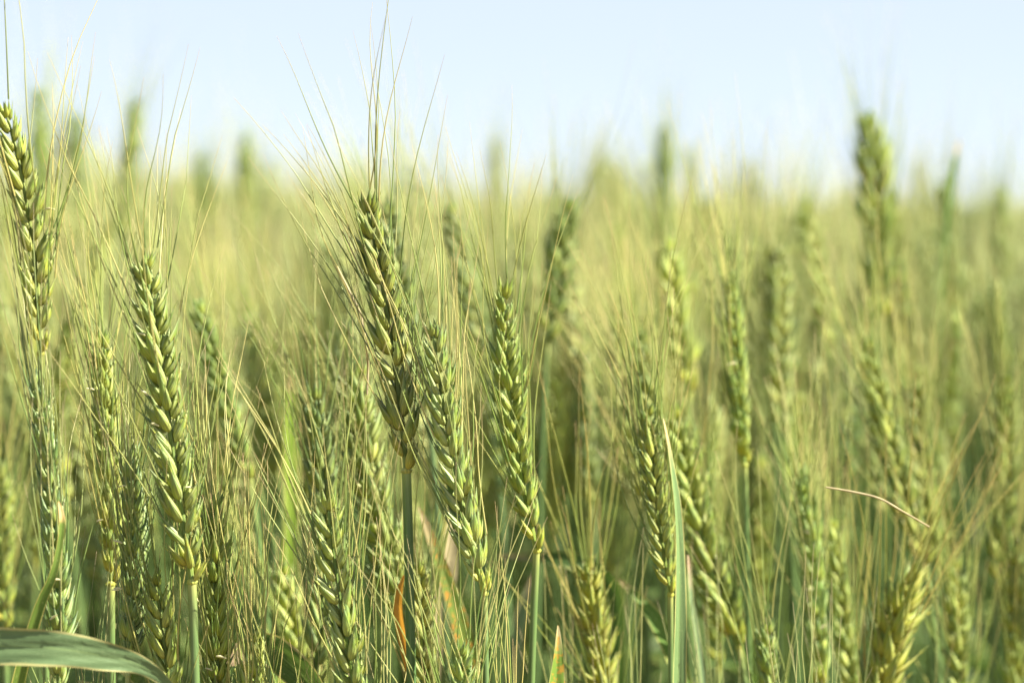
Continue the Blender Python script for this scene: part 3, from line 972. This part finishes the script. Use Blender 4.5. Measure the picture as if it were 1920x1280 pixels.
def place(x, y, h, yaw, tone, label, group):
    k = rnd.randrange(12)
    s = h / 0.87
    root = ob("wheat_stalk", None)
    root.location = (x, y, 0)
    root.rotation_euler = (rnd.gauss(0, .03), rnd.gauss(0, .03), yaw)
    root.scale = (s, s, s)
    root.empty_display_size = 0.02
    tag(root, label, "wheat", group)
    st, er, aw, lf = VARS[k]
    ob("stem", st, root, None, tone)
    for l in lf:
        ob("leaf", l, root, None, rnd.choice(((1, 1, 1), (1.3, 1.3, 1), (.8, .95, .9))))
    e = ob("ear", er, root, None, tone)
    ob("awns", aw, e, None, tone)


def height():
    return min(0.925, 0.842 + rnd.gauss(0, .036))


CLEAR = [(0.5 * (k["px_tip"][0] + k["px_base"][0]), k["px_base"][1] - 60, k["d"]) for k in NEAR if k["d"] > .99] + [(546, 880, 1.02)]
HPY = 640 - math.tan(PITCH) * FPX                 # the horizon's row


def hides(x, y, h):
    """a gap in the crop: nothing stands this high in front of the ears picked out above"""
    px, py = 960 + x / y * FPX, HPY + (CAMZ - h - .03) / y * FPX
    return any(abs(px - a) < 46 and y < d + .04 and py < b for a, b, d in CLEAR)


placed = 0
pts_done = []
tries = 0
BACK_END = 2.0
while placed < 232 and tries < 20000:
    tries += 1
    y = math.sqrt(rnd.uniform(0.97 ** 2, BACK_END ** 2))
    x = rnd.uniform(-1, 1) * (0.238 * y + 0.03)
    if any((x - a) ** 2 + (y - b) ** 2 < 0.018 ** 2 for a, b in pts_done):
        continue
    h = height()
    if hides(x, y, h):
        continue
    pts_done.append((x, y))
    if y < 1.15:
        h = min(h, 0.85)
    place(x, y, h, rnd.gauss(0, .9), TONES[int(rnd.random() * len(TONES))], "blurred green wheat stalk massed with many others behind the sharp ears",
          "blurred wheat stalks massed behind the sharp ears")
    placed += 1


# ------------------------------------------------------------ the uncounted rest of the crop (stuff)
def low_variant(seed, lod):
    """light version of a stalk: arrays (V, F, A) with A = t, r(organ-local), k (organ)"""
    q = random.Random(3000 + seed)
    Vs, Fs, As, off = [], [], [], 0

    def put(V, Fc, t, k):
        nonlocal off
        Vs.append(V)
        Fs.append(Fc + off)
        a = np.zeros((len(V), 3))
        a[:, 0], a[:, 1], a[:, 2] = t, q.random() * .3, k
        As.append(a)
        off += len(V)

    def tb(P, rads, nv, k):
        g = Geo()
        tube(g, P, rads, nv)
        V, Fc, A = g.arrays()
        put(V, Fc, A[:, 0], k)
    EL = q.uniform(.078, .098)
    ta = math.radians(q.uniform(2, 16))
    base = np.array([-.02, 0, .87 - EL * math.cos(ta)])
    tip = base + np.array([-math.sin(ta), q.uniform(-.1, .1), math.cos(ta)]) * EL
    fine = lod < 0
    lod = max(lod, 0)
    n = (20, 12, 7)[lod]
    nodes, poly = ear_layout(tip, base, q.uniform(0, 3.1), .02, n, 1.22, q)
    for i, (p, x, y, z, sc) in enumerate(nodes):
        L = (.011, .014, .02)[lod] * sc
        for sg in ((-1, 0, 1) if fine else (-1, 1) if lod == 0 else (0,)):
            g = Geo()
            d = z + x * (.38 + .1 * (sg == 0)) + y * .2 * sg + np.array([q.gauss(0, .05) for _ in range(3)])
            W = (.0042, .0075, .0085)[lod] * sc
            floret(g, p + x * .001 + y * .0012 * sg, d, x, L, W, W * .8, q.random(), 7 if fine else (5, 4, 4)[lod], 6 if fine else (5, 4, 4)[lod])
            V, Fc, A = g.arrays()
            put(V, Fc, A[:, 0], 0.0)
    na = 24 if fine else (18, 11, 8)[lod]
    for j in range(na):
        p, x, y, z, sc = nodes[q.randrange(1, n)]
        wd = z + x * q.uniform(.15, .45) + y * q.uniform(-.3, .3)
        wx, wy, wz = frame(wd, x)
        m = (4, 3, 3)[lod]
        Pw = awn_pts(q.uniform(.05, .08), q.uniform(-.07, .07), 0, q, m) @ np.array([wx, wy, wz]) + p + x * .004
        th = (.00028, .0005, .0009)[lod]
        tb(Pw, np.linspace(th, th * .3, m), 3, 0.6)
    P = bez(base, base - np.array([0, 0, .12]), (0, 0, .4), (0, 0, 0 if lod == 0 else .25), 5)
    tb(P, np.full(5, (.0013, .0016, .0024)[lod]), 3, 0.9)
    if lod < 2:
        for k in range(2):
            g = Geo()
            leaf_geo(g, P[2] - np.array([0, 0, .06 * k]), q.uniform(0, 6.28), q.uniform(.5, .9), .16, .010, q, q.uniform(.4, 1.2))
            V, Fc, A = g.arrays()
            idx = np.arange(16 * 7).reshape(16, 7)[::3][:, [0, 3, 6]]
            V2 = V[idx.ravel()]
            put(V2, grid_faces(idx.shape[0], 3, False), .3, 0.9)
    return np.concatenate(Vs), np.concatenate(Fs), np.concatenate(As)


def mass(name, lod, pts, label):
    """pts: x, y, h, yaw, r"""
    VV, FF, AA, off = [], [], [], 0
    pts = np.asarray(pts)
    which = np.arange(len(pts)) % 8
    for k in range(8):
        V, Fc, A = low_variant(k, lod)
        sub = pts[which == k]
        m = len(sub)
        if not m:
            continue
        c, s = np.cos(sub[:, 3]), np.sin(sub[:, 3])
        sc = sub[:, 2] / .87
        X = (V[None, :, 0] * c[:, None] - V[None, :, 1] * s[:, None]) * sc[:, None] + sub[:, 0:1]
        Yv = (V[None, :, 0] * s[:, None] + V[None, :, 1] * c[:, None]) * sc[:, None] + sub[:, 1:2]
        Z = V[None, :, 2] * sc[:, None]
        W = np.stack([X, Yv, Z], -1).reshape(-1, 3)
        Fa = (Fc[None] + (np.arange(m) * len(V))[:, None, None]).reshape(-1, 4) + off
        Aa = np.repeat(A[None], m, 0)
        Aa[..., 1] = np.clip(Aa[..., 1] + sub[:, 4:5] * .7, 0, 1)
        VV.append(W)
        FF.append(Fa)
        AA.append(Aa.reshape(-1, 3))
        off += len(W)
    me = to_mesh(name, M_MASS, np.concatenate(VV), np.concatenate(FF), np.concatenate(AA), ("t", "r", "k"))
    o = ob(name, me)
    tag(o, label, "wheat", kind="stuff")
    return o


nr = np.random.RandomState(5)


def scatter(y0, y1, dens, marg, thin=0.0, hm=.822, hs=.036, hx=.915):
    area = 0.5 * ((0.25 * y0 + marg) * 2 + (0.25 * y1 + marg) * 2) * (y1 - y0)
    n = int(area * dens)
    y = np.sqrt(nr.uniform(y0 ** 2, y1 ** 2, n)) if marg < 1e9 else None
    x = nr.uniform(-1, 1, n) * (0.25 * y + marg)
    patch = .014 * np.sin(x * 2.7 + y * .9) + .014 * np.sin(x * .8 - y * 1.3 + 2) + .01 * np.sin(x * 7 + y * 3)
    patch = patch - .028 * np.clip(x / (.25 * y + .01), -1, 1) * (y > 1.6)
    h = np.minimum(hm + patch + nr.normal(0, hs, n), hx)
    tone = np.clip(nr.rand(n) * .75 + .25 * (.5 + .5 * np.sin(x * 9 + y * 2.3 + 2 * np.sin(y * 4))), 0, 1)
    return np.stack([x, y, h, nr.normal(0, 1.0, n), tone], 1)


near_pts = scatter(2.0, 3.6, 600, .35, hm=.832, hs=.056, hx=.965)
between = scatter(1.08, 2.0, 400, .04, hm=.835, hs=.036, hx=.92)
between[between[:, 1] < 1.2, 2] -= .02
between = between[[not hides(*p[:3]) for p in between]]
side = scatter(.25, 2.0, 330, .45)                # crop standing outside the frame to left and right
side = side[(np.abs(side[:, 0]) > .24 * side[:, 1] + .05) & (side[:, 1] > .4)]
side[:, 2] = np.minimum(side[:, 2], .85)
mass("wheat_crop", -1, between, "green wheat crop crowding between the nearest blurred stalks")
mass("wheat_crop", 0, np.concatenate([near_pts, side]), "soft green wheat crop filling the field behind the nearer stalks")
mid = scatter(3.6, 9.0, 260, .8, hm=.815, hs=.056, hx=.985)
mass("wheat_crop", 1, mid, "yellow-green blur of wheat in the middle distance")
far = np.concatenate([scatter(9.0, 22.0, 60, 2.0, hm=.80, hs=.06, hx=1.0), scatter(22.0, 60.0, 9, 5.0)])
mass("wheat_crop", 2, far, "pale yellow-green blur of wheat along the skyline")


def canopy():
    """the closed crop far off, its surface a rough sheet of ear tops"""
    m, t, N = new_mat("far_crop")
    n = noise(t, 9.0, geo_pos(t), 6)
    c = ramp(t, n, [(0.3, (0.13, 0.18, 0.05)), (0.55, (0.21, 0.25, 0.08)), (0.75, (0.32, 0.33, 0.13))])
    finish(t, c, 0.8, 0.0, 0.1)
    ny, nx = 260, 160
    ys = 7.5 * (620 / 7.5) ** (np.linspace(0, 1, ny))
    u = np.linspace(-1, 1, nx)
    Yg = np.repeat(ys[:, None], nx, 1)
    Xg = u[None] * (1.3 * ys[:, None] + 3)
    q = np.random.RandomState(8)
    Z = .72 + .05 * q.rand(ny, nx) + .02 * np.sin(Xg * .8) + np.clip((Yg - 40) / 500, 0, 1) * .1
    V = np.stack([Xg + q.normal(0, .05, Xg.shape), Yg, Z], -1).reshape(-1, 3)
    o = ob("distant_crop", to_mesh("distant_crop", m, V, grid_faces(ny, nx, False), np.zeros((ny * nx, 3))))
    tag(o, "unbroken pale green crop stretching off to the skyline", "wheat", kind="stuff")


canopy()


# ------------------------------------------------------------ the far tree at left
def far_tree():
    D = 150.0
    p = at(122, 356, D)
    root = ob("tree", None)
    root.location = (p[0], p[1], 0)
    tag(root, "distant grey-green tree blurred on the skyline behind the left edge ears", "tree")
    q = np.random.RandomState(4)
    g = Geo()
    tube(g, [(0, 0, -.1), (.05, 0, 1.2), (.1, .05, 3.0), (0, 0, 4.6)], [.22, .17, .11, .05], 8)
    for k in range(9):
        a, h = q.uniform(0, 6.28), q.uniform(1.2, 3.6)
        tube(g, [(.05, 0, h), (math.cos(a) * .6, math.sin(a) * .6, h + .5), (math.cos(a) * 1.1, math.sin(a) * 1.1, h + 1.2)], [.06, .04, .02], 5)
    ob("trunk", g.mesh("trunk", plain("bark", (.16, .13, .10), .9, 0, 6)), root)
    n = 3800
    cen = q.normal(0, 1, (60, 3)) * [.62, .62, 1.1] + [0, 0, 3.9]
    P = cen[q.randint(0, 60, n)] + q.normal(0, .26, (n, 3))
    d1 = q.normal(0, 1, (n, 3))
    d2 = q.normal(0, 1, (n, 3))
    d1 /= np.linalg.norm(d1, axis=1)[:, None]
    d2 /= np.linalg.norm(d2, axis=1)[:, None]
    V = np.stack([P, P + d1 * .14, P + d1 * .14 + d2 * .1, P + d2 * .1], 1).reshape(-1, 3)
    Fc = np.arange(4 * n).reshape(-1, 4)
    ob("crown", to_mesh("crown", plain("far_foliage", (.10, .12, .09), .7, .2, 3), V, Fc, np.zeros((4 * n, 3))), root)


far_tree()
print("objects", len(bpy.data.objects))
